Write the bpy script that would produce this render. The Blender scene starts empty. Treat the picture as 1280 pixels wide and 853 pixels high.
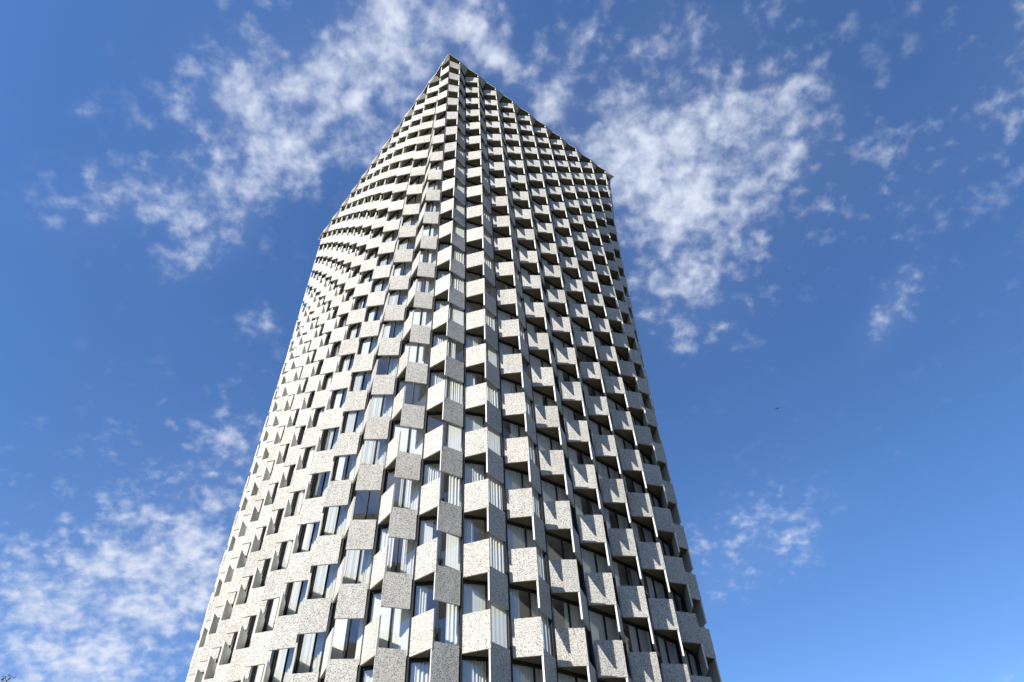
import bpy, math, random
import numpy as np
random.seed(7)
scene = bpy.context.scene
COL = scene.collection

# ------------------------------------------------------------------ helpers
class MB:
    """Collects polygons (with material slots) and links them as one mesh object."""
    def __init__(self): self.v, self.f, self.m = [], [], []
    def poly(self, pts, mat=0):
        n = len(self.v); self.v += [tuple(map(float, p)) for p in pts]
        self.f.append(tuple(range(n, n+len(pts)))); self.m.append(mat)
    def prism(self, plan_lo, plan_hi, z0, z1, mats):
        """Closed prism; plan_lo / plan_hi: same length, counter-clockwise from above.
        mats: side materials..., bottom, top."""
        n = len(self.v); k = len(plan_lo)
        self.v += [(float(p[0]), float(p[1]), float(z0)) for p in plan_lo]
        self.v += [(float(p[0]), float(p[1]), float(z1)) for p in plan_hi]
        for i in range(k):
            j = (i+1) % k
            self.f.append((n+i, n+j, n+k+j, n+k+i)); self.m.append(mats[i] if i < len(mats)-2 else mats[0])
        self.f.append(tuple(n+i for i in reversed(range(k)))); self.m.append(mats[-2])
        self.f.append(tuple(n+k+i for i in range(k))); self.m.append(mats[-1])
    def build(self, name, mats, parent=None, kind=None, centre=False, smooth=False):
        v = np.array(self.v); c = v.mean(0) if centre else np.zeros(3)
        base = np.array(parent_world(parent)) if parent else np.zeros(3)
        if not centre: c = base
        me = bpy.data.meshes.new(name)
        me.from_pydata([tuple(q) for q in (v-c)], [], self.f)
        for m in mats: me.materials.append(m)
        me.polygons.foreach_set('material_index', self.m)
        if smooth: me.polygons.foreach_set('use_smooth', [True]*len(self.f))
        me.update()
        o = bpy.data.objects.new(name, me); COL.objects.link(o)
        if parent: o.parent = parent
        o.location = tuple(c-base)
        if kind: o['kind'] = kind
        return o

WORLD = {}
def parent_world(p):
    x = np.zeros(3)
    while p is not None:
        x = x + np.array(p.location); p = p.parent
    return x

def new_mat(name):
    m = bpy.data.materials.new(name); m.use_nodes = True
    nt = m.node_tree; nt.nodes.clear()
    return m, nt
def N(nt, t, **kw):
    n = nt.nodes.new(t)
    for k, v in kw.items():
        if k.startswith('i_'):
            key = k[2:]; n.inputs[int(key) if key.isdigit() else key].default_value = v
        else: setattr(n, k, v)
    return n
def principled(nt, **kw):
    b = N(nt, 'ShaderNodeBsdfPrincipled'); o = N(nt, 'ShaderNodeOutputMaterial')
    nt.links.new(b.outputs[0], o.inputs[0])
    for k, v in kw.items(): b.inputs[k].default_value = v
    return b
def ramp(nt, stops, interp='LINEAR'):
    r = N(nt, 'ShaderNodeValToRGB'); r.color_ramp.interpolation = interp
    e = r.color_ramp.elements
    while len(e) < len(stops): e.new(0.5)
    for q, (p, c) in zip(e, stops): q.position = p; q.color = (*c, 1)
    return r

# ------------------------------------------------------------------ materials
def exposed_aggregate():
    m, nt = new_mat('exposed_aggregate_concrete'); L = nt.links.new
    b = principled(nt, Roughness=0.85)
    geo = N(nt, 'ShaderNodeNewGeometry')
    v = N(nt, 'ShaderNodeTexVoronoi', feature='F1'); v.inputs['Scale'].default_value = 42.0
    v2 = N(nt, 'ShaderNodeTexVoronoi', feature='F1'); v2.inputs['Scale'].default_value = 60.0
    for q in (v, v2): L(geo.outputs['Position'], q.inputs['Vector'])
    sep = N(nt, 'ShaderNodeSeparateColor'); L(v.outputs['Color'], sep.inputs[0])
    r1 = ramp(nt, [(0.0, (0.045, 0.043, 0.04)), (0.17, (0.13, 0.125, 0.112)), (0.32, (0.335, 0.327, 0.306)), (0.7, (0.415, 0.406, 0.382)), (1, (0.49, 0.48, 0.455))])
    L(sep.outputs[0], r1.inputs[0])
    sep2 = N(nt, 'ShaderNodeSeparateColor'); L(v2.outputs['Color'], sep2.inputs[0])
    r2 = ramp(nt, [(0.0, (0.45, 0.44, 0.43)), (0.2, (0.75, 0.73, 0.70)), (0.42, (0.97, 0.96, 0.94)), (1, (1, 1, 1))])
    L(sep2.outputs[1], r2.inputs[0])
    mx = N(nt, 'ShaderNodeMix', data_type='RGBA', blend_type='MULTIPLY'); mx.inputs[0].default_value = 0.62
    L(r1.outputs[0], mx.inputs[6]); L(r2.outputs[0], mx.inputs[7])
    # slow weathering and panel-to-panel tone
    no = N(nt, 'ShaderNodeTexNoise'); no.inputs['Scale'].default_value = 0.6; no.inputs['Detail'].default_value = 5
    L(geo.outputs['Position'], no.inputs['Vector'])
    rr = ramp(nt, [(0.3, (0.90, 0.89, 0.87)), (0.7, (1.03, 1.02, 1.0))]); L(no.outputs[0], rr.inputs[0])
    m2 = N(nt, 'ShaderNodeMix', data_type='RGBA', blend_type='MULTIPLY'); m2.inputs[0].default_value = 1
    L(mx.outputs[2], m2.inputs[6]); L(rr.outputs[0], m2.inputs[7])
    mp = N(nt, 'ShaderNodeMapping'); mp.inputs['Scale'].default_value = (5.0, 5.0, .22); L(geo.outputs['Position'], mp.inputs['Vector'])
    st = N(nt, 'ShaderNodeTexNoise'); st.inputs['Scale'].default_value = 1.0; st.inputs['Detail'].default_value = 6; st.inputs['Roughness'].default_value = .6
    L(mp.outputs[0], st.inputs['Vector'])
    rs = ramp(nt, [(.36, (.80, .79, .765)), (.56, (1, 1, 1))]); L(st.outputs[0], rs.inputs[0])
    ms = N(nt, 'ShaderNodeMix', data_type='RGBA', blend_type='MULTIPLY'); ms.inputs[0].default_value = .4
    L(m2.outputs[2], ms.inputs[6]); L(rs.outputs[0], ms.inputs[7]); m2 = ms
    att = N(nt, 'ShaderNodeAttribute', attribute_name='tone')
    m3 = N(nt, 'ShaderNodeMix', data_type='RGBA', blend_type='MULTIPLY'); m3.inputs[0].default_value = 1
    L(m2.outputs[2], m3.inputs[6]); L(att.outputs['Color'], m3.inputs[7])
    L(m3.outputs[2], b.inputs['Base Color'])
    bp = N(nt, 'ShaderNodeBump'); bp.inputs['Strength'].default_value = 0.35; bp.inputs['Distance'].default_value = 0.012
    L(v.outputs['Distance'], bp.inputs['Height']); bp.invert = True
    L(bp.outputs[0], b.inputs['Normal'])
    return m
def smooth_concrete(name, col, rough=0.8):
    m, nt = new_mat(name); L = nt.links.new
    b = principled(nt, Roughness=rough)
    geo = N(nt, 'ShaderNodeNewGeometry')
    no = N(nt, 'ShaderNodeTexNoise'); no.inputs['Scale'].default_value = 1.7; no.inputs['Detail'].default_value = 7
    no.inputs['Roughness'].default_value = 0.65
    L(geo.outputs['Position'], no.inputs['Vector'])
    r = ramp(nt, [(0.3, tuple(c*0.82 for c in col)), (0.7, tuple(min(1, c*1.1) for c in col))])
    L(no.outputs[0], r.inputs[0]); L(r.outputs[0], b.inputs['Base Color'])
    return m
def plain(name, col, rough=0.5, metal=0.0, spec=.5):
    m, nt = new_mat(name); principled(nt, **{'Base Color': (*col, 1), 'Roughness': rough, 'Metallic': metal, 'Specular IOR Level': spec}); return m
def glass_mat():
    m, nt = new_mat('window_glass'); L = nt.links.new
    o = N(nt, 'ShaderNodeOutputMaterial'); mix = N(nt, 'ShaderNodeMixShader')
    t = N(nt, 'ShaderNodeBsdfTransparent'); t.inputs[0].default_value = (0.96, 0.985, 0.985, 1)
    g = N(nt, 'ShaderNodeBsdfGlossy'); g.inputs['Roughness'].default_value = 0.015; g.inputs['Color'].default_value = (0.93, 0.97, 1, 1)
    geo = N(nt, 'ShaderNodeNewGeometry')
    # coated glazing, the same from both sides: Schlick reflectance from the angle to the pane
    dt = N(nt, 'ShaderNodeVectorMath', operation='DOT_PRODUCT'); L(geo.outputs['Incoming'], dt.inputs[0]); L(geo.outputs['Normal'], dt.inputs[1])
    ab = N(nt, 'ShaderNodeMath', operation='ABSOLUTE'); L(dt.outputs['Value'], ab.inputs[0])
    om = N(nt, 'ShaderNodeMath', operation='SUBTRACT', use_clamp=True); om.inputs[0].default_value = 1.0; L(ab.outputs[0], om.inputs[1])
    pw = N(nt, 'ShaderNodeMath', operation='POWER'); L(om.outputs[0], pw.inputs[0]); pw.inputs[1].default_value = 5.0
    fr = N(nt, 'ShaderNodeMath', operation='MULTIPLY_ADD'); L(pw.outputs[0], fr.inputs[0]); fr.inputs[1].default_value = .84; fr.inputs[2].default_value = .16
    no = N(nt, 'ShaderNodeTexNoise'); no.inputs['Scale'].default_value = 0.9; no.inputs['Detail'].default_value = 1
    L(geo.outputs['Position'], no.inputs['Vector'])
    bp = N(nt, 'ShaderNodeBump'); bp.inputs['Strength'].default_value = 0.06; bp.inputs['Distance'].default_value = 0.05
    L(no.outputs[0], bp.inputs['Height']); L(bp.outputs[0], g.inputs['Normal'])
    L(fr.outputs[0], mix.inputs[0]); L(t.outputs[0], mix.inputs[1]); L(g.outputs[0], mix.inputs[2]); L(mix.outputs[0], o.inputs[0])
    return m
def curtain_mat():
    m, nt = new_mat('curtain_cloth'); L = nt.links.new
    o = N(nt, 'ShaderNodeOutputMaterial'); mix = N(nt, 'ShaderNodeMixShader'); mix.inputs[0].default_value = 0.3
    d = N(nt, 'ShaderNodeBsdfDiffuse'); d.inputs[0].default_value = (0.60, 0.595, 0.56, 1)
    t = N(nt, 'ShaderNodeBsdfTranslucent'); t.inputs[0].default_value = (0.60, 0.59, 0.54, 1)
    L(d.outputs[0], mix.inputs[1]); L(t.outputs[0], mix.inputs[2]); L(mix.outputs[0], o.inputs[0])
    return m
M_FACE = exposed_aggregate()
M_EDGE = smooth_concrete('precast_edge', (0.46, 0.447, 0.41))
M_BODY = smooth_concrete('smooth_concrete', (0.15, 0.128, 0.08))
M_FRAME = plain('anthracite_metal', (0.014, 0.015, 0.017), 0.7, 0.0, .15)
M_GLASS = glass_mat()
M_CURT = curtain_mat()
M_SLAB = smooth_concrete('slab_concrete', (0.55, 0.53, 0.48))
M_CORE = smooth_concrete('interior_wall', (0.48, 0.46, 0.43))
M_SPAN = plain('dark_spandrel', (0.018, 0.018, 0.02), 0.8, 0.0, .15)

# ------------------------------------------------------------------ tower plan (rectangle at the roof, rounded curve at the ground)
H = 3.4; EYE = 1.65
YAW = -0.86373; BX = -5.72258; BD = 49.13734
NR, NL = 10, 12; NT = 2*(NR+NL)
mR, mL = 2.54546, 2.57886
EA, EB, EX, EY, EN = 16.89301, 13.1642, 2.23043, -2.7352, 3.32428
OFF, DA = 0.0035, 0.01297
K2, K3 = 1.51307, 0.07203
RIDGE, DEPTH, GLASS = 0.23435, 0.80, -0.74
Z0 = 78.28593 + EYE               # top edge of the uppermost row of panels
ZTOP = Z0 + 1.17948               # roof line
ZBASE = Z0 - 25*H
ROWS = 23
cY, sY = math.cos(YAW), math.sin(YAW)
def make_table():
    hx, hy = NL*mL/2, NR*mR/2
    k = np.arange(2*NT); R = np.zeros((2*NT, 2))
    for i in k:
        if i <= 2*NR: R[i] = (hx, -hy+hy*i/NR)
        elif i <= 2*(NR+NL): u = (i-2*NR)/NL; R[i] = (hx-hx*u, hy)
        elif i <= 2*(2*NR+NL): u = (i-2*NR-2*NL)/NR; R[i] = (-hx, hy-hy*u)
        else: u = (i-4*NR-2*NL)/NL; R[i] = (-hx+hx*u, -hy)
    th = np.linspace(-np.pi/4, 2*np.pi-np.pi/4, 4001); c, s = np.cos(th), np.sin(th)
    r = (np.abs(c)**EN+np.abs(s)**EN)**(-1/EN)
    xy = np.stack([EA*r*c, EB*r*s], 1)
    L = np.concatenate([[0], np.cumsum(np.linalg.norm(np.diff(xy, axis=0), axis=1))])
    fr0 = (L-np.interp(0, th, L))/L[-1]
    fr = ((k-NR)/(2*NT)+OFF) % 1
    fr = np.where(fr > fr0[-1], fr-1, fr); fr = np.where(fr < fr0[0], fr+1, fr)
    E = np.stack([np.interp(fr, fr0, xy[:, 0]), np.interp(fr, fr0, xy[:, 1])], 1)
    c, s = math.cos(DA), math.sin(DA)
    E = E@np.array([[c, s], [-s, c]])+[EX, EY]
    E[:, 0] += .08*np.clip(-E[:, 0], 0, None)
    E[:, 1] += np.where(E[:, 1] < 0, .28*np.clip((6-E[:, 0])/8, 0, 1)*np.clip(-E[:, 1]/10, 0, 1), 0)
    return R, E
TR, TE = make_table()
_sec = {}
def ring(z):
    """valley points, ridge points, glass-line points and glass mid points of every module at height z (world plan)"""
    key = round(float(z), 4)
    if key in _sec: return _sec[key]
    t = (z-ZBASE)/(ZTOP-ZBASE); w = 1-t
    s = 1-w-K2*w*(1-w)-K3*w*(1-w)*(w-.5)
    P = TE+(TR-TE)*s
    P = np.stack([cY*P[:, 0]-sY*P[:, 1]+BX, sY*P[:, 0]+cY*P[:, 1]+BD], 1)
    V = P[0::2]; V1 = np.roll(V, -1, axis=0)
    T = V1-V; W = np.linalg.norm(T, axis=1, keepdims=True); T = T/W
    Nn = np.stack([T[:, 1], -T[:, 0]], 1)
    Q = (V+V1)/2+Nn*RIDGE
    Mi = Nn+np.roll(Nn, 1, axis=0); Mi /= np.linalg.norm(Mi, axis=1, keepdims=True)
    cs = (Mi*Nn).sum(1, keepdims=True)
    VV = V+Mi*(RIDGE-DEPTH)*cs**5
    G = V+Mi*GLASS/cs
    C = (G+np.roll(G, -1, axis=0))/2
    _sec[key] = (VV, Q, G, C, T, Nn)
    return _sec[key]

def unit(a): return a/np.linalg.norm(a)
def unit_rows(a): return a/np.linalg.norm(a, axis=1, keepdims=True)
def sl_polys(i, z, kind, push=0.0):
    """plan outlines (ccw) of the slab and of the wedge body behind it"""
    VV, Q, G, C, T, Nn = ring(z); j = (i+1) % NT
    if push: VV = VV+unit_rows(Nn+np.roll(Nn, 1, axis=0))*push
    if kind == 'A': a, b = VV[i], Q[i]
    else: a, b = Q[i], VV[j]
    d = unit(b-a); n = np.array([d[1], -d[0]])
    ga, gb = (0.07, -0.02) if kind == 'A' else (0.0, 0.07)
    a2, b2 = a+d*ga, b-d*gb
    th = 0.085
    slab = [a2, b2, b2-n*th, a2-n*th]
    return slab
def bay_poly(i, z):
    """underside of a bay: behind the two slabs, back to the glass line"""
    VV, Q, G, C, T, Nn = ring(z); j = (i+1) % NT
    da, db = unit(Q[i]-VV[i]), unit(VV[j]-Q[i])
    na, nb = np.array([da[1], -da[0]]), np.array([db[1], -db[0]])
    t = .078
    mid = [Q[i]-Nn[i]*t*1.25]
    return [VV[i]+da*.09-na*t]+mid+[VV[j]-db*.09-nb*t, G[j], G[i]]
A_BOT, B_TOP, B_BOT = 0.49, 0.40, 0.88
def zrange(r, kind):
    zA = Z0-r*H
    if kind == 'A': return zA-A_BOT*H, zA
    if r == -1: return zA-B_BOT*H, ZTOP-0.16
    return zA-B_BOT*H, zA-B_TOP*H
def panel(mb, i, r, kind):
    z0, z1 = zrange(r, kind)
    s0 = sl_polys(i, z0, kind); s1 = sl_polys(i, z1, kind, .60 if r == -1 else 0.0)
    mb.prism(s0, s1, z0, z1, [0, 1, 1, 1, 1, 1])
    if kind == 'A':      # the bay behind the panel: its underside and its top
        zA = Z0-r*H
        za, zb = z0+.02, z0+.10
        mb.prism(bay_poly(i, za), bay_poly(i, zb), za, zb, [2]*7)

def win_range(r):
    """glazing of the storey under the plate of row r: full height between two plates"""
    zA = Z0-r*H
    return zA-(1+A_BOT)*H+.09, (ZTOP-.15 if r == -1 else zA-A_BOT*H+.03)
def win_ends(i, z):
    VV, Q, G, C, T, Nn = ring(z); j = (i+1) % NT
    return G[i]+T[i]*.03, G[j]-T[i]*.03
def window_parts(i, r, fr, pn, ct, rng):
    z0, z1 = win_range(r)
    a0, b0 = win_ends(i, z0); a1, b1 = win_ends(i, z1)
    n = unit(b0-a0); n = np.array([n[1], -n[0]])
    def P(u, v, o):
        a, b = a0+(a1-a0)*v, b0+(b1-b0)*v
        q = a+(b-a)*u+n*o
        return (q[0], q[1], z0+(z1-z0)*v)
    Lx = np.linalg.norm(b0-a0); Lz = z1-z0
    def bar(u0, u1, v0, v1, o0=-.045, o1=.04):
        q = [P(u0, v0, o1), P(u1, v0, o1), P(u1, v1, o1), P(u0, v1, o1), P(u0, v0, o0), P(u1, v0, o0), P(u1, v1, o0), P(u0, v1, o0)]
        for f in ((0, 1, 2, 3), (5, 4, 7, 6), (4, 0, 3, 7), (1, 5, 6, 2), (3, 2, 6, 7), (4, 5, 1, 0)): fr.poly([q[k] for k in f])
    e = .06/Lx; h = .065/Lz
    lo = hi = .055/Lx
    mids = [.53]
    top = 1-h*2.4
    bar(0, lo, 0, 1); bar(1-hi, 1, 0, 1); bar(lo, 1-hi, 0, h); bar(lo, 1-hi, top, 1)
    for mid in mids: bar(mid-e/2, mid+e/2, h, top)
    us = [lo]+[x for mid in mids for x in (mid-e/2, mid+e/2)]+[1-hi]
    for ua, ub in zip(us[0::2], us[1::2]):
        pn.poly([P(ua, h, 0), P(ub, h, 0), P(ub, top, 0), P(ua, top, 0)])
    # curtain: hanging pleats behind the glass
    style = rng.random()
    if style < 0.06: spans = []
    elif style < 0.50: spans = [(0.0, 1.0)]
    elif style < 0.70: w = rng.uniform(.4, .8); spans = [(1-w, 1.0)] if rng.random() < .6 else [(0, w)]
    else: spans = [(0, rng.uniform(.25, .45)), (rng.uniform(.55, .75), 1.0)]
    fl = 1.0 if rng.random() < .6 else .12
    for u0, u1 in spans:
        k = max(6, int((u1-u0)*Lx/.032)); ph = rng.uniform(0, 6.28); pitch = rng.uniform(.8, 1.25)
        pts = []
        for q in range(k+1):
            u = u0+(u1-u0)*q/k; x = u*Lx
            o = -.085+fl*(.03*math.sin(x*2*math.pi/.15*pitch+ph)+.015*math.sin(x*31+ph*2))
            pts.append((u, o))
        for (ua, oa), (ub, ob) in zip(pts, pts[1:]):
            ct.poly([P(ua, -.04, oa), P(ub, -.04, ob), P(ub, 1.04, ob), P(ua, 1.04, oa)])

# ------------------------------------------------------------------ camera
F = 855.68; PITCH = 0.82159; ROLL = 0.05341
cam_d = bpy.data.cameras.new('camera'); cam = bpy.data.objects.new('camera', cam_d); COL.objects.link(cam)
cam_d.sensor_width = 36.0; cam_d.lens = F/1280*36; cam_d.clip_start = 0.1; cam_d.clip_end = 20000
cp, sp, cr, sr = math.cos(PITCH), math.sin(PITCH), math.cos(ROLL), math.sin(ROLL)
X = np.array([1., 0, 0]); U = np.array([0, -sp, cp]); Fw = np.array([0, cp, sp])
R_ = cr*X-sr*U; U_ = sr*X+cr*U
from mathutils import Matrix
cam.matrix_world = Matrix(((R_[0], U_[0], -Fw[0], 0), (R_[1], U_[1], -Fw[1], 0), (R_[2], U_[2], -Fw[2], EYE), (0, 0, 0, 1)))
scene.camera = cam
def seen_size(pts):
    """how large a quad shows in the photo, 0 when it faces away or is out of frame"""
    q = np.array(pts)-[0, 0, EYE]
    d = q@Fw
    if (d < 1).any(): return 0
    u = (q@R_)/d*F+640; v = 426.5-(q@U_)/d*F
    if u.max() < 0 or u.min() > 1280 or v.max() < 0 or v.min() > 853: return 0
    u = np.clip(u, 0, 1280); v = np.clip(v, 0, 853)
    return -0.5*np.sum(u*np.roll(v, -1)-v*np.roll(u, -1))

# ------------------------------------------------------------------ the tower
tower = bpy.data.objects.new('tower_building', None); COL.objects.link(tower)
tower.location = (BX, BD, 0)
tower['label'] = 'tall white concrete tower clad in a zigzag checkerboard of speckled panels and curtained windows'
tower['category'] = 'tower'

cells = [(i, r, k) for r in range(ROWS) for i in range(NT) for k in 'AB'] + [(i, -1, 'B') for i in range(NT)]
def size_of(i, r, k):
    z0, z1 = zrange(r, k); a = sl_polys(i, z0, k); b = sl_polys(i, z1, k)
    return seen_size([(*a[0], z0), (*a[1], z0), (*b[1], z1), (*b[0], z1)])
ranked = sorted(cells, key=lambda c: -size_of(*c))
big = set(ranked[:100])
rest = MB(); rest_tone = []
rng = random.Random(3)
def set_tone(o, tones):
    at = o.data.attributes.new('tone', 'FLOAT_COLOR', 'FACE')
    at.data.foreach_set('color', np.array(tones, dtype=np.float32).ravel())
def tone():
    t = min(1.06, rng.gauss(0.98, 0.05)); w = rng.gauss(0, .008)
    return (t+w, t, t-w, 1)
for c in cells:
    tn = tone()
    if c in big:
        mb = MB(); panel(mb, *c)
        set_tone(mb.build('facade_panel', [M_FACE, M_EDGE, M_BODY], tower, centre=True), [tn]*len(mb.f))
    else:
        n = len(rest.f); panel(rest, *c); rest_tone += [tn]*(len(rest.f)-n)
set_tone(rest.build('facade_panel', [M_FACE, M_EDGE, M_BODY], tower, kind='stuff'), rest_tone)

wcells = [(i, r) for r in range(-1, ROWS-1) for i in range(NT)]
def wsize(i, r):
    z0, z1 = win_range(r); a, b = win_ends(i, z0); c, d = win_ends(i, z1)
    return seen_size([(*a, z0), (*b, z0), (*d, z1), (*c, z1)])
bigw = set(sorted(wcells, key=lambda c: -wsize(*c))[:100])
rf, rp, rc = MB(), MB(), MB()
for c in wcells:
    if c in bigw:
        f_, p_, c_ = MB(), MB(), MB(); window_parts(*c, f_, p_, c_, rng)
        w = f_.build('window', [M_FRAME], tower, centre=True)
        p_.build('pane', [M_GLASS], w, centre=True)
        if c_.f: c_.build('curtain', [M_CURT], w, centre=True)
    else: window_parts(*c, rf, rp, rc, rng)
w = rf.build('window', [M_FRAME], tower, kind='stuff')
rp.build('pane', [M_GLASS], w, kind='stuff'); rc.build('curtain', [M_CURT], w, kind='stuff')

# opaque band behind the panels, floor slabs, core, roof
sp_ = MB()
zs = [ZTOP-.2]+[Z0-r*H*.5 for r in range(2*ROWS+2)]
for za, zb in zip(zs[1:], zs[:-1]):
    A0, A1 = ring(za), ring(zb)
    for i in range(NT):          # slim dark post behind the joint in every valley
        def sq(R):
            v, g = R[0][i], R[2][i]; m = unit(v-g); x = np.array([-m[1], m[0]])
            return [v-m*.03+x*.05, v-m*.10+x*.05, v-m*.10-x*.05, v-m*.03-x*.05]
        sp_.prism(sq(A0), sq(A1), za, zb, [0]*6)
sp_.build('wall', [M_SPAN], tower)
def inset(z, d):
    VV, Q, G, C, T, Nn = ring(z)
    c = G.mean(0); out = []
    for g in G:
        v = g-c; out.append(g-unit(v)*d)
    return out
for r in range(ROWS+1):
    z = Z0-r*H-A_BOT*H+.14
    mb = MB(); a = inset(z, .12); mb.prism(a, a, z-.13, z+.13, [0]*(NT+2)); mb.build('floor_slab', [M_SLAB], tower)
core = MB()
g0 = ring(ZBASE+4)[2]; cc = g0.mean(0); pl = [cc+(q-cc)*.62 for q in g0]
gt = ring(ZTOP-1)[2]; ct_ = gt.mean(0); pt = [ct_+(q-ct_)*.62 for q in gt]
core.prism(pl, pt, 0.02, ZTOP-.3, [0]*(NT+2))
# party walls between rooms
for i in range(0, NT, 2):
    for r in range(ROWS):
        zt, zb = Z0-r*H-A_BOT*H+.0, Z0-(r+1)*H-A_BOT*H+.27
        Gt, Gb = ring(zt)[2][i], ring(zb)[2][i]
        ct1 = ring(zt)[2].mean(0); cb1 = ring(zb)[2].mean(0)
        o0 = Gb+unit(cb1-Gb)*.45; o1 = Gt+unit(ct1-Gt)*.45
        core.poly([(*o0, zb), (*(cb1+(Gb-cb1)*.6), zb), (*(ct1+(Gt-ct1)*.6), zt), (*o1, zt)])
core.build('core_wall', [M_CORE], tower)
# roof slab: follows the zigzag
VV, Q, G, C, T, Nn = ring(ZTOP)
c, s_ = cY, sY
pl = []
for i in range(NT):
    if i in (0, NR, NR+NL, 2*NR+NL):          # the four corners of the rectangle
        p_ = TR[2*i]*1.012; pl.append(np.array([cY*p_[0]-sY*p_[1]+BX, sY*p_[0]+cY*p_[1]+BD]))
    else: pl.append(VV[i]+unit(Nn[i]+Nn[i-1])*.70)
    pl.append(Q[i]+Nn[i]*.03)
rb = MB(); rb.prism(pl, pl, ZTOP-.155, ZTOP, [0]*len(pl)+[1, 0]); rb.build('roof', [M_EDGE, M_BODY], tower)
# ground floor below the lowest row
zl = Z0-(ROWS-1)*H-(A_BOT)*H-.03
lob = MB(); g = inset(max(zl, .4), .3); lob.prism(g, g, 0.02, zl+.1, [0]*(NT+2)); lob.build('ground_floor_wall', [M_SPAN], tower)

# ------------------------------------------------------------------ ground
def ground_mat():
    m, nt = new_mat('plaza_paving'); L = nt.links.new
    b = principled(nt, Roughness=0.85)
    geo = N(nt, 'ShaderNodeNewGeometry')
    br = N(nt, 'ShaderNodeTexBrick'); br.inputs['Scale'].default_value = 1.0
    br.inputs['Color1'].default_value = (0.062, 0.058, 0.052, 1); br.inputs['Color2'].default_value = (0.052, 0.049, 0.044, 1)
    br.inputs['Mortar'].default_value = (0.035, 0.033, 0.03, 1); br.inputs['Mortar Size'].default_value = 0.008
    br.inputs['Brick Width'].default_value = 0.9; br.inputs['Row Height'].default_value = 0.6
    L(geo.outputs['Position'], br.inputs['Vector'])
    no = N(nt, 'ShaderNodeTexNoise'); no.inputs['Scale'].default_value = .35; no.inputs['Detail'].default_value = 8
    L(geo.outputs['Position'], no.inputs['Vector'])
    r = ramp(nt, [(.3, (.8, .79, .77)), (.7, (1.05, 1.04, 1.02))]); L(no.outputs[0], r.inputs[0])
    mx = N(nt, 'ShaderNodeMix', data_type='RGBA', blend_type='MULTIPLY'); mx.inputs[0].default_value = 1
    L(br.outputs[0], mx.inputs[6]); L(r.outputs[0], mx.inputs[7]); L(mx.outputs[2], b.inputs['Base Color'])
    return m
g = MB(); s = 4000
g.poly([(-s, -s, 0), (s, -s, 0), (s, s, 0), (-s, s, 0)])
go = g.build('ground', [ground_mat()]); go['kind'] = 'structure'

# ------------------------------------------------------------------ tree (only its topmost twig reaches into the frame)
def leaf_mat():
    m, nt = new_mat('tree_leaf'); L = nt.links.new
    o = N(nt, 'ShaderNodeOutputMaterial'); mix = N(nt, 'ShaderNodeMixShader'); mix.inputs[0].default_value = .35
    d = N(nt, 'ShaderNodeBsdfDiffuse'); t = N(nt, 'ShaderNodeBsdfTranslucent')
    info = N(nt, 'ShaderNodeNewGeometry')
    r = ramp(nt, [(0, (.03, .05, .02)), (.6, (.06, .075, .03)), (1, (.11, .07, .04))]); L(info.outputs['Random Per Island'], r.inputs[0])
    L(r.outputs[0], d.inputs[0]); L(r.outputs[0], t.inputs[0])
    L(d.outputs[0], mix.inputs[1]); L(t.outputs[0], mix.inputs[2]); L(mix.outputs[0], o.inputs[0])
    return m
def tube(mb, pts, radii, k=6):
    pts = [np.array(p, float) for p in pts]; rings = []
    for a in range(len(pts)):
        d = unit(pts[min(a+1, len(pts)-1)]-pts[max(a-1, 0)])
        x = np.cross(d, [0.3, .9, .1]); x = unit(x); y = np.cross(d, x)
        rings.append([pts[a]+radii[a]*(math.cos(2*math.pi*q/k)*x+math.sin(2*math.pi*q/k)*y) for q in range(k)])
    n = len(mb.v)
    for rr in rings: mb.v += [tuple(map(float, p)) for p in rr]
    for a in range(len(rings)-1):
        for q in range(k):
            mb.f.append((n+a*k+q, n+a*k+(q+1) % k, n+(a+1)*k+(q+1) % k, n+(a+1)*k+q)); mb.m.append(0)
    mb.f.append(tuple(n+(len(rings)-1)*k+q for q in range(k))); mb.m.append(0)
tip = np.array([-0.5990, 0.8007, 0.3385])*17.0+np.array([0, 0, EYE])
tr = bpy.data.objects.new('tree', None); COL.objects.link(tr)
base = np.array([tip[0]-.75, tip[1]+.35, 0.0]); tr.location = tuple(base)
tr['label'] = 'small dark leafy tree whose topmost twig shows in the bottom left corner'; tr['category'] = 'tree'
rt = random.Random(11)
tk, cw = MB(), MB(); ht = tip[2]
def leaf(p, s):
    a = unit(np.array([rt.gauss(0, 1), rt.gauss(0, 1), rt.gauss(0, .6)])); b = unit(np.cross(a, [rt.gauss(0, 1), rt.gauss(0, 1), rt.gauss(0, 1)]))
    cw.poly([p, p+a*s*.5+b*s*.28, p+a*s, p+a*s*.5-b*s*.28])
def twig(a, b, r0, n, s):
    mid = (a+b)/2+np.array([rt.gauss(0, .06), rt.gauss(0, .06), .05]); tube(tk, [a, mid, b], [r0, r0*.7, r0*.35], 5)
    for q in range(n):
        t = rt.random()**.6; p = a+(b-a)*t+np.array([rt.gauss(0, .09) for _ in range(3)]); leaf(p, s*rt.uniform(.7, 1.3))
top = base+[0, 0, ht*.80]
tube(tk, [base, base+[.05, .02, ht*.25], base+[-.03, .05, ht*.5], top], [.17, .13, .10, .05], 8)
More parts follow.
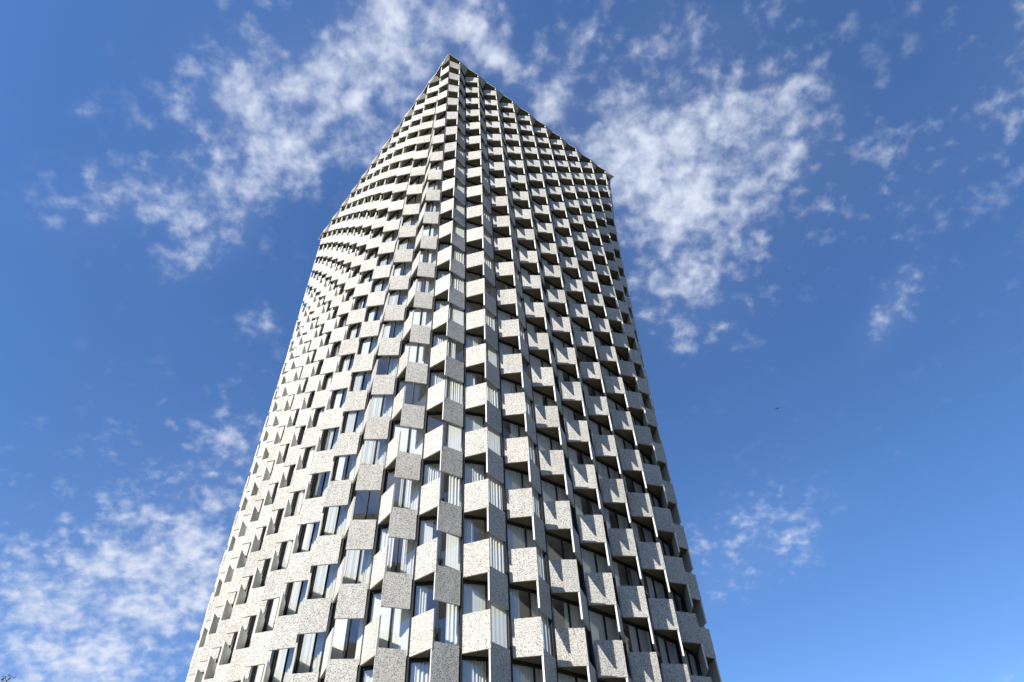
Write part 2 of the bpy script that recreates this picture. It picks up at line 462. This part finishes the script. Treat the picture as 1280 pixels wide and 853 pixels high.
for q in range(30):
    t = rt.uniform(.32, .8); a = base+np.array([0, 0, ht*t]); an = q*2.4+rt.uniform(-.3, .3); ln = (1.0-t)*2.6+.5
    b = a+np.array([math.cos(an)*ln, math.sin(an)*ln, ln*rt.uniform(.25, .55)])
    b[2] = min(b[2], tip[2]-.75)
    twig(a, b, .05, 18, .13)
    for w_ in range(7):
        c = a+(b-a)*rt.uniform(.35, 1); e = c+np.array([rt.gauss(0, .4), rt.gauss(0, .4), rt.uniform(-.15, .4)])
        e[2] = min(e[2], tip[2]-.6); twig(c, e, .018, 26, .12)
# the leading shoot
tube(tk, [top, tip+[-.45, .22, -.55], tip+[-.12, .06, -.12], tip+[.0, 0, -.01]], [.04, .02, .011, .006], 5)
side = tip+np.array([-.20, .10, .01]); tube(tk, [tip+[-.45, .22, -.55], side], [.014, .005], 5)
for q in range(9): leaf(tip+np.array([rt.gauss(-.03, .035), rt.gauss(0, .04), rt.gauss(-.05, .035)]), rt.uniform(.04, .08))
for q in range(14): leaf(tip+np.array([-.30+rt.gauss(0, .10), .12, -.26+rt.gauss(0, .09)]), rt.uniform(.05, .10))
for q in range(7): leaf(side+np.array([rt.gauss(0, .03), 0, rt.gauss(-.03, .03)]), rt.uniform(.04, .08))
tk.build('trunk', [smooth_concrete('tree_bark', (.09, .07, .055))], tr, smooth=True)
cw.build('crown', [leaf_mat()], tr)

# ------------------------------------------------------------------ bird
bp_ = np.array([0.44531, 0.89538, 0.75850])*95+np.array([0, 0, EYE])
bm = MB()
def lathe(axis, prof, k=8):
    n = len(bm.v)
    for x, r in prof:
        for q in range(k): bm.v.append((x, r*math.cos(2*math.pi*q/k), r*.9*math.sin(2*math.pi*q/k)))
    for a in range(len(prof)-1):
        for q in range(k): bm.f.append((n+a*k+q, n+a*k+(q+1) % k, n+(a+1)*k+(q+1) % k, n+(a+1)*k+q)); bm.m.append(0)
lathe(0, [(-.20, .006), (-.15, .02), (-.08, .045), (0, .055), (.08, .045), (.12, .028), (.15, .032), (.18, .022), (.20, .007), (.225, .002)])
for sgn in (-1, 1):
    st = [(-.02, .03, .03, .13), (.02, .16, .075, .12), (.0, .30, .055, .09), (-.07, .43, .02, .015)]
    for (x0, y0, z0, c0), (x1, y1, z1, c1) in zip(st, st[1:]):
        A_, B_ = (x0+c0/2, sgn*y0, z0), (x0-c0/2, sgn*y0, z0); C_, D_ = (x1-c1/2, sgn*y1, z1), (x1+c1/2, sgn*y1, z1)
        lift = lambda p: (p[0], p[1], p[2]+.012)
        bm.poly([A_, B_, C_, D_]); bm.poly([lift(D_), lift(C_), lift(B_), lift(A_)])
        bm.poly([A_, D_, lift(D_), lift(A_)]); bm.poly([C_, B_, lift(B_), lift(C_)])
bm.poly([(-.18, .012, 0), (-.32, .05, 0), (-.32, -.05, 0), (-.18, -.012, 0)]); bm.poly([(-.18, -.012, .01), (-.32, -.05, .01), (-.32, .05, .01), (-.18, .012, .01)])
bird = bm.build('bird', [plain('bird_plumage', (.035, .035, .04), .7)])
bird.location = tuple(bp_); bird.rotation_euler = (0.1, 0.1, 0.9)
bird['label'] = 'tiny dark bird flying in the clear blue sky beside the tower'; bird['category'] = 'bird'

# ------------------------------------------------------------------ sun and sky
SUN_EL = math.radians(41.0); sx, sy = -0.69451, -0.71948
sd = bpy.data.lights.new('sun', 'SUN'); so = bpy.data.objects.new('sun', sd); COL.objects.link(so)
sd.energy = 5.0; sd.angle = math.radians(.53); sd.color = (1.0, .96, .89)
from mathutils import Vector
so.rotation_euler = Vector((sx*math.cos(SUN_EL), sy*math.cos(SUN_EL), math.sin(SUN_EL))).to_track_quat('Z', 'Y').to_euler()
so.location = (-60, -60, 120)

w = bpy.data.worlds.new('World'); scene.world = w; w.use_nodes = True
nt = w.node_tree; nt.nodes.clear(); L = nt.links.new
out = N(nt, 'ShaderNodeOutputWorld'); bg = N(nt, 'ShaderNodeBackground'); L(bg.outputs[0], out.inputs[0])
bg.inputs['Strength'].default_value = 0.05
sky = N(nt, 'ShaderNodeTexSky', sky_type='NISHITA'); sky.sun_disc = False
sky.sun_elevation = SUN_EL; sky.sun_rotation = math.atan2(sx, sy)
sky.altitude = 1200; sky.air_density = 1.0; sky.dust_density = 0.15; sky.ozone_density = 3.2
tc = N(nt, 'ShaderNodeTexCoord')
def math_(op, a, b=None, c=None, clamp=False):
    n = N(nt, 'ShaderNodeMath', operation=op, use_clamp=clamp)
    for k, q in enumerate((a, b, c)):
        if q is None: continue
        if isinstance(q, (int, float)): n.inputs[k].default_value = q
        else: L(q, n.inputs[k])
    return n.outputs[0]
sepd = N(nt, 'ShaderNodeSeparateXYZ'); L(tc.outputs['Generated'], sepd.inputs[0])
zz = math_('MAXIMUM', sepd.outputs[2], .06)
px, py = math_('DIVIDE', sepd.outputs[0], zz), math_('DIVIDE', sepd.outputs[1], zz)
comb = N(nt, 'ShaderNodeCombineXYZ'); L(px, comb.inputs[0]); L(py, comb.inputs[1])
PL = comb.outputs[0]      # position on the flat, high cloud layer
def noise(scale, detail, rough, vec, dist=0.0):
    n = N(nt, 'ShaderNodeTexNoise'); n.inputs['Scale'].default_value = scale; n.inputs['Detail'].default_value = detail
    n.inputs['Roughness'].default_value = rough; n.inputs['Distortion'].default_value = dist
    L(vec, n.inputs['Vector']); return n
zs_ = math_('ADD', zz, .42)
ncomb = N(nt, 'ShaderNodeCombineXYZ'); L(math_('DIVIDE', sepd.outputs[0], zs_), ncomb.inputs[0]); L(math_('DIVIDE', sepd.outputs[1], zs_), ncomb.inputs[1])
NV = ncomb.outputs[0]
# ragged outlines: warp the layer a little before reading the patches
wn = noise(6.0, 4, .6, NV)
wa = N(nt, 'ShaderNodeVectorMath', operation='SUBTRACT'); L(wn.outputs['Color'], wa.inputs[0]); wa.inputs[1].default_value = (.5, .5, .5)
wb = N(nt, 'ShaderNodeVectorMath', operation='SCALE'); L(wa.outputs[0], wb.inputs[0]); wb.inputs['Scale'].default_value = .16
wc = N(nt, 'ShaderNodeVectorMath', operation='ADD'); L(PL, wc.inputs[0]); L(wb.outputs[0], wc.inputs[1])
WP = wc.outputs[0]
# high patches of cloud: centre on the layer, two axes, density
PATCHES = [(-0.215, 0.39, 5.0, -1.4, 3.0, 7.4, 0.96), (-0.36, 0.432, 8.4, -1.7, 4.4, 10.0, 0.6), (-0.356, 0.534, 4.822, 17.072, 19.782, 12.748, 0.7), (-0.40, 0.364, 11., -3.4, 9.5, 17., 0.3), (-0.62, 0.58, 7.5, 1.0, 2.6, 15., 0.6), (-0.493, 0.615, 11.023, -3.443, 7.124, 10.975, 0.75), (-0.585, 0.719, 19.806, 5.126, 2.728, 26.061, 0.6), (-0.297, 0.556, 37.784, 5.621, 8.227, 32.021, 0.55), (0.313, 0.552, 4.6, -1.9, 1.0, 5.4, 0.78), (0.44, 0.53, 9.0, -5.6, 2.8, 10., 0.36), (0.314, 0.76, 7.113, -2.446, 1.927, 3.707, 0.75), (0.208, 0.532, -7.419, 10.038, 6.375, 7.313, 0.75), (0.085, 0.425, 9.0, 16.0, 34.0, 7.0, 0.6), (-0.001, 0.369, 14.0, -24.0, 20.0, -9., 0.75), (-0.13, 0.335, 8.0, -2.0, 3.5, 13.0, 0.6), (-1.422, 2.1, 2.1, 0.78, 1.1, 2.0, 1.4), (-0.937, 1.72, 5.8, 0.85, 3.3, 4.1, 0.6), (0.631, 1.801, 3.807, -1.306, 2.545, 3.175, 0.62), (0.738, 0.916, 5.086, -8.483, 20., 3.2, 0.85), (0.79, 0.39, -5.822, 6.367, 8.195, 3.858, 0.45), (-0.659, 1.215, 10.877, 0.932, 4.358, 8.572, 0.45), (1.854, 2.896, -14.073, 0.779, -15.266, -3.532, 0.45), (0.271, 0.339, 8.241, -4.482, 3.752, 15.332, 0.35), (0.701, 0.619, -4.585, 5.467, 5.743, 4.782, 0.22), (-0.463, 0.872, 29.55, 0.904, 11.224, 31.749, 0.5), (-0.592, 0.402, 33.72, 10.846, 3.663, 56.54, 0.4), (-0.836, 0.855, 49.083, 15.835, 6.262, 50.545, 0.45),
           (0.1, -1.3, .9, .3, -.4, 1.4, .9), (-2.2, -1.4, .8, -.2, .2, 1.0, 1.1), (1.9, -.2, .8, .1, -.2, 1.0, .6)]  # these three lie out of view, added to whiten the window reflections
acc = None
for cx, cy, a1, a2, b1, b2, s_ in PATCHES:
    d = N(nt, 'ShaderNodeVectorMath', operation='SUBTRACT'); L(WP, d.inputs[0]); d.inputs[1].default_value = (cx, cy, 0)
    du = N(nt, 'ShaderNodeVectorMath', operation='DOT_PRODUCT'); L(d.outputs[0], du.inputs[0]); du.inputs[1].default_value = (a1, a2, 0)
    dv = N(nt, 'ShaderNodeVectorMath', operation='DOT_PRODUCT'); L(d.outputs[0], dv.inputs[0]); dv.inputs[1].default_value = (b1, b2, 0)
    e = math_('MULTIPLY_ADD', dv.outputs['Value'], dv.outputs['Value'], math_('MULTIPLY', du.outputs['Value'], du.outputs['Value']))
    g_ = math_('POWER', .3679, e)
    acc = math_('MULTIPLY', g_, s_) if acc is None else math_('MULTIPLY_ADD', g_, s_, acc)
acc = math_('MINIMUM', acc, 1.25)
n1 = noise(18.0, 8, .54, NV, .2).outputs[0]
n2 = noise(60.0, 5, .55, NV, .1).outputs[0]
n3 = noise(6.0, 3, .5, NV).outputs[0]
wv = noise(28.0, 3, .5, NV)                    # popcorn cells of the high cloud
va = N(nt, 'ShaderNodeVectorMath', operation='SCALE'); L(wv.outputs['Color'], va.inputs[0]); va.inputs['Scale'].default_value = .045
vb = N(nt, 'ShaderNodeVectorMath', operation='ADD'); L(NV, vb.inputs[0]); L(va.outputs[0], vb.inputs[1])
vo = N(nt, 'ShaderNodeTexVoronoi', feature='SMOOTH_F1'); vo.inputs['Scale'].default_value = 38.0; vo.inputs['Smoothness'].default_value = .6
L(vb.outputs[0], vo.inputs['Vector'])
den = math_('MULTIPLY_ADD', math_('SUBTRACT', n1, .5), 2.3, acc)
den = math_('MULTIPLY_ADD', math_('SUBTRACT', n2, .5), 1.9, den)
den = math_('MULTIPLY_ADD', math_('SUBTRACT', n3, .5), 1.2, den)
den = math_('MULTIPLY_ADD', math_('SUBTRACT', .42, vo.outputs['Distance']), 1.1, den)
mr = N(nt, 'ShaderNodeMapRange', interpolation_type='SMOOTHSTEP'); L(den, mr.inputs[0])
for k, v in zip((1, 2, 3, 4), (.18, 2.1, 0.0, .88)): mr.inputs[k].default_value = v
fade = math_('MULTIPLY', math_('SUBTRACT', sepd.outputs[2], .02), 9.0, clamp=True)
vis = math_('MULTIPLY', acc, 2.6, clamp=True)
alpha = math_('MULTIPLY', math_('MULTIPLY_ADD', acc, .07, math_('MULTIPLY', mr.outputs[0], vis)), fade)
mixc = N(nt, 'ShaderNodeMix', data_type='RGBA'); L(alpha, mixc.inputs[0])
hs = N(nt, 'ShaderNodeHueSaturation'); hs.inputs['Saturation'].default_value = 1.17; hs.inputs['Value'].default_value = 1.6; hs.inputs['Hue'].default_value = .505
L(sky.outputs[0], hs.inputs['Color']); L(hs.outputs[0], mixc.inputs[6])
mixc.inputs[7].default_value = (6.0, 6.5, 7.6, 1)
L(mixc.outputs[2], bg.inputs['Color'])

# ------------------------------------------------------------------ render settings
vs = scene.view_settings; vs.view_transform = 'Standard'; vs.look = 'None'; vs.exposure = 1.36; vs.gamma = 1.0; vs.use_curve_mapping = False
scene.render.engine = 'CYCLES'
scene.cycles.max_bounces = 8; scene.cycles.diffuse_bounces = 3; scene.cycles.glossy_bounces = 3; scene.cycles.transparent_max_bounces = 12
scene.cycles.use_denoising = True
scene.render.resolution_x, scene.render.resolution_y = 1024, 682
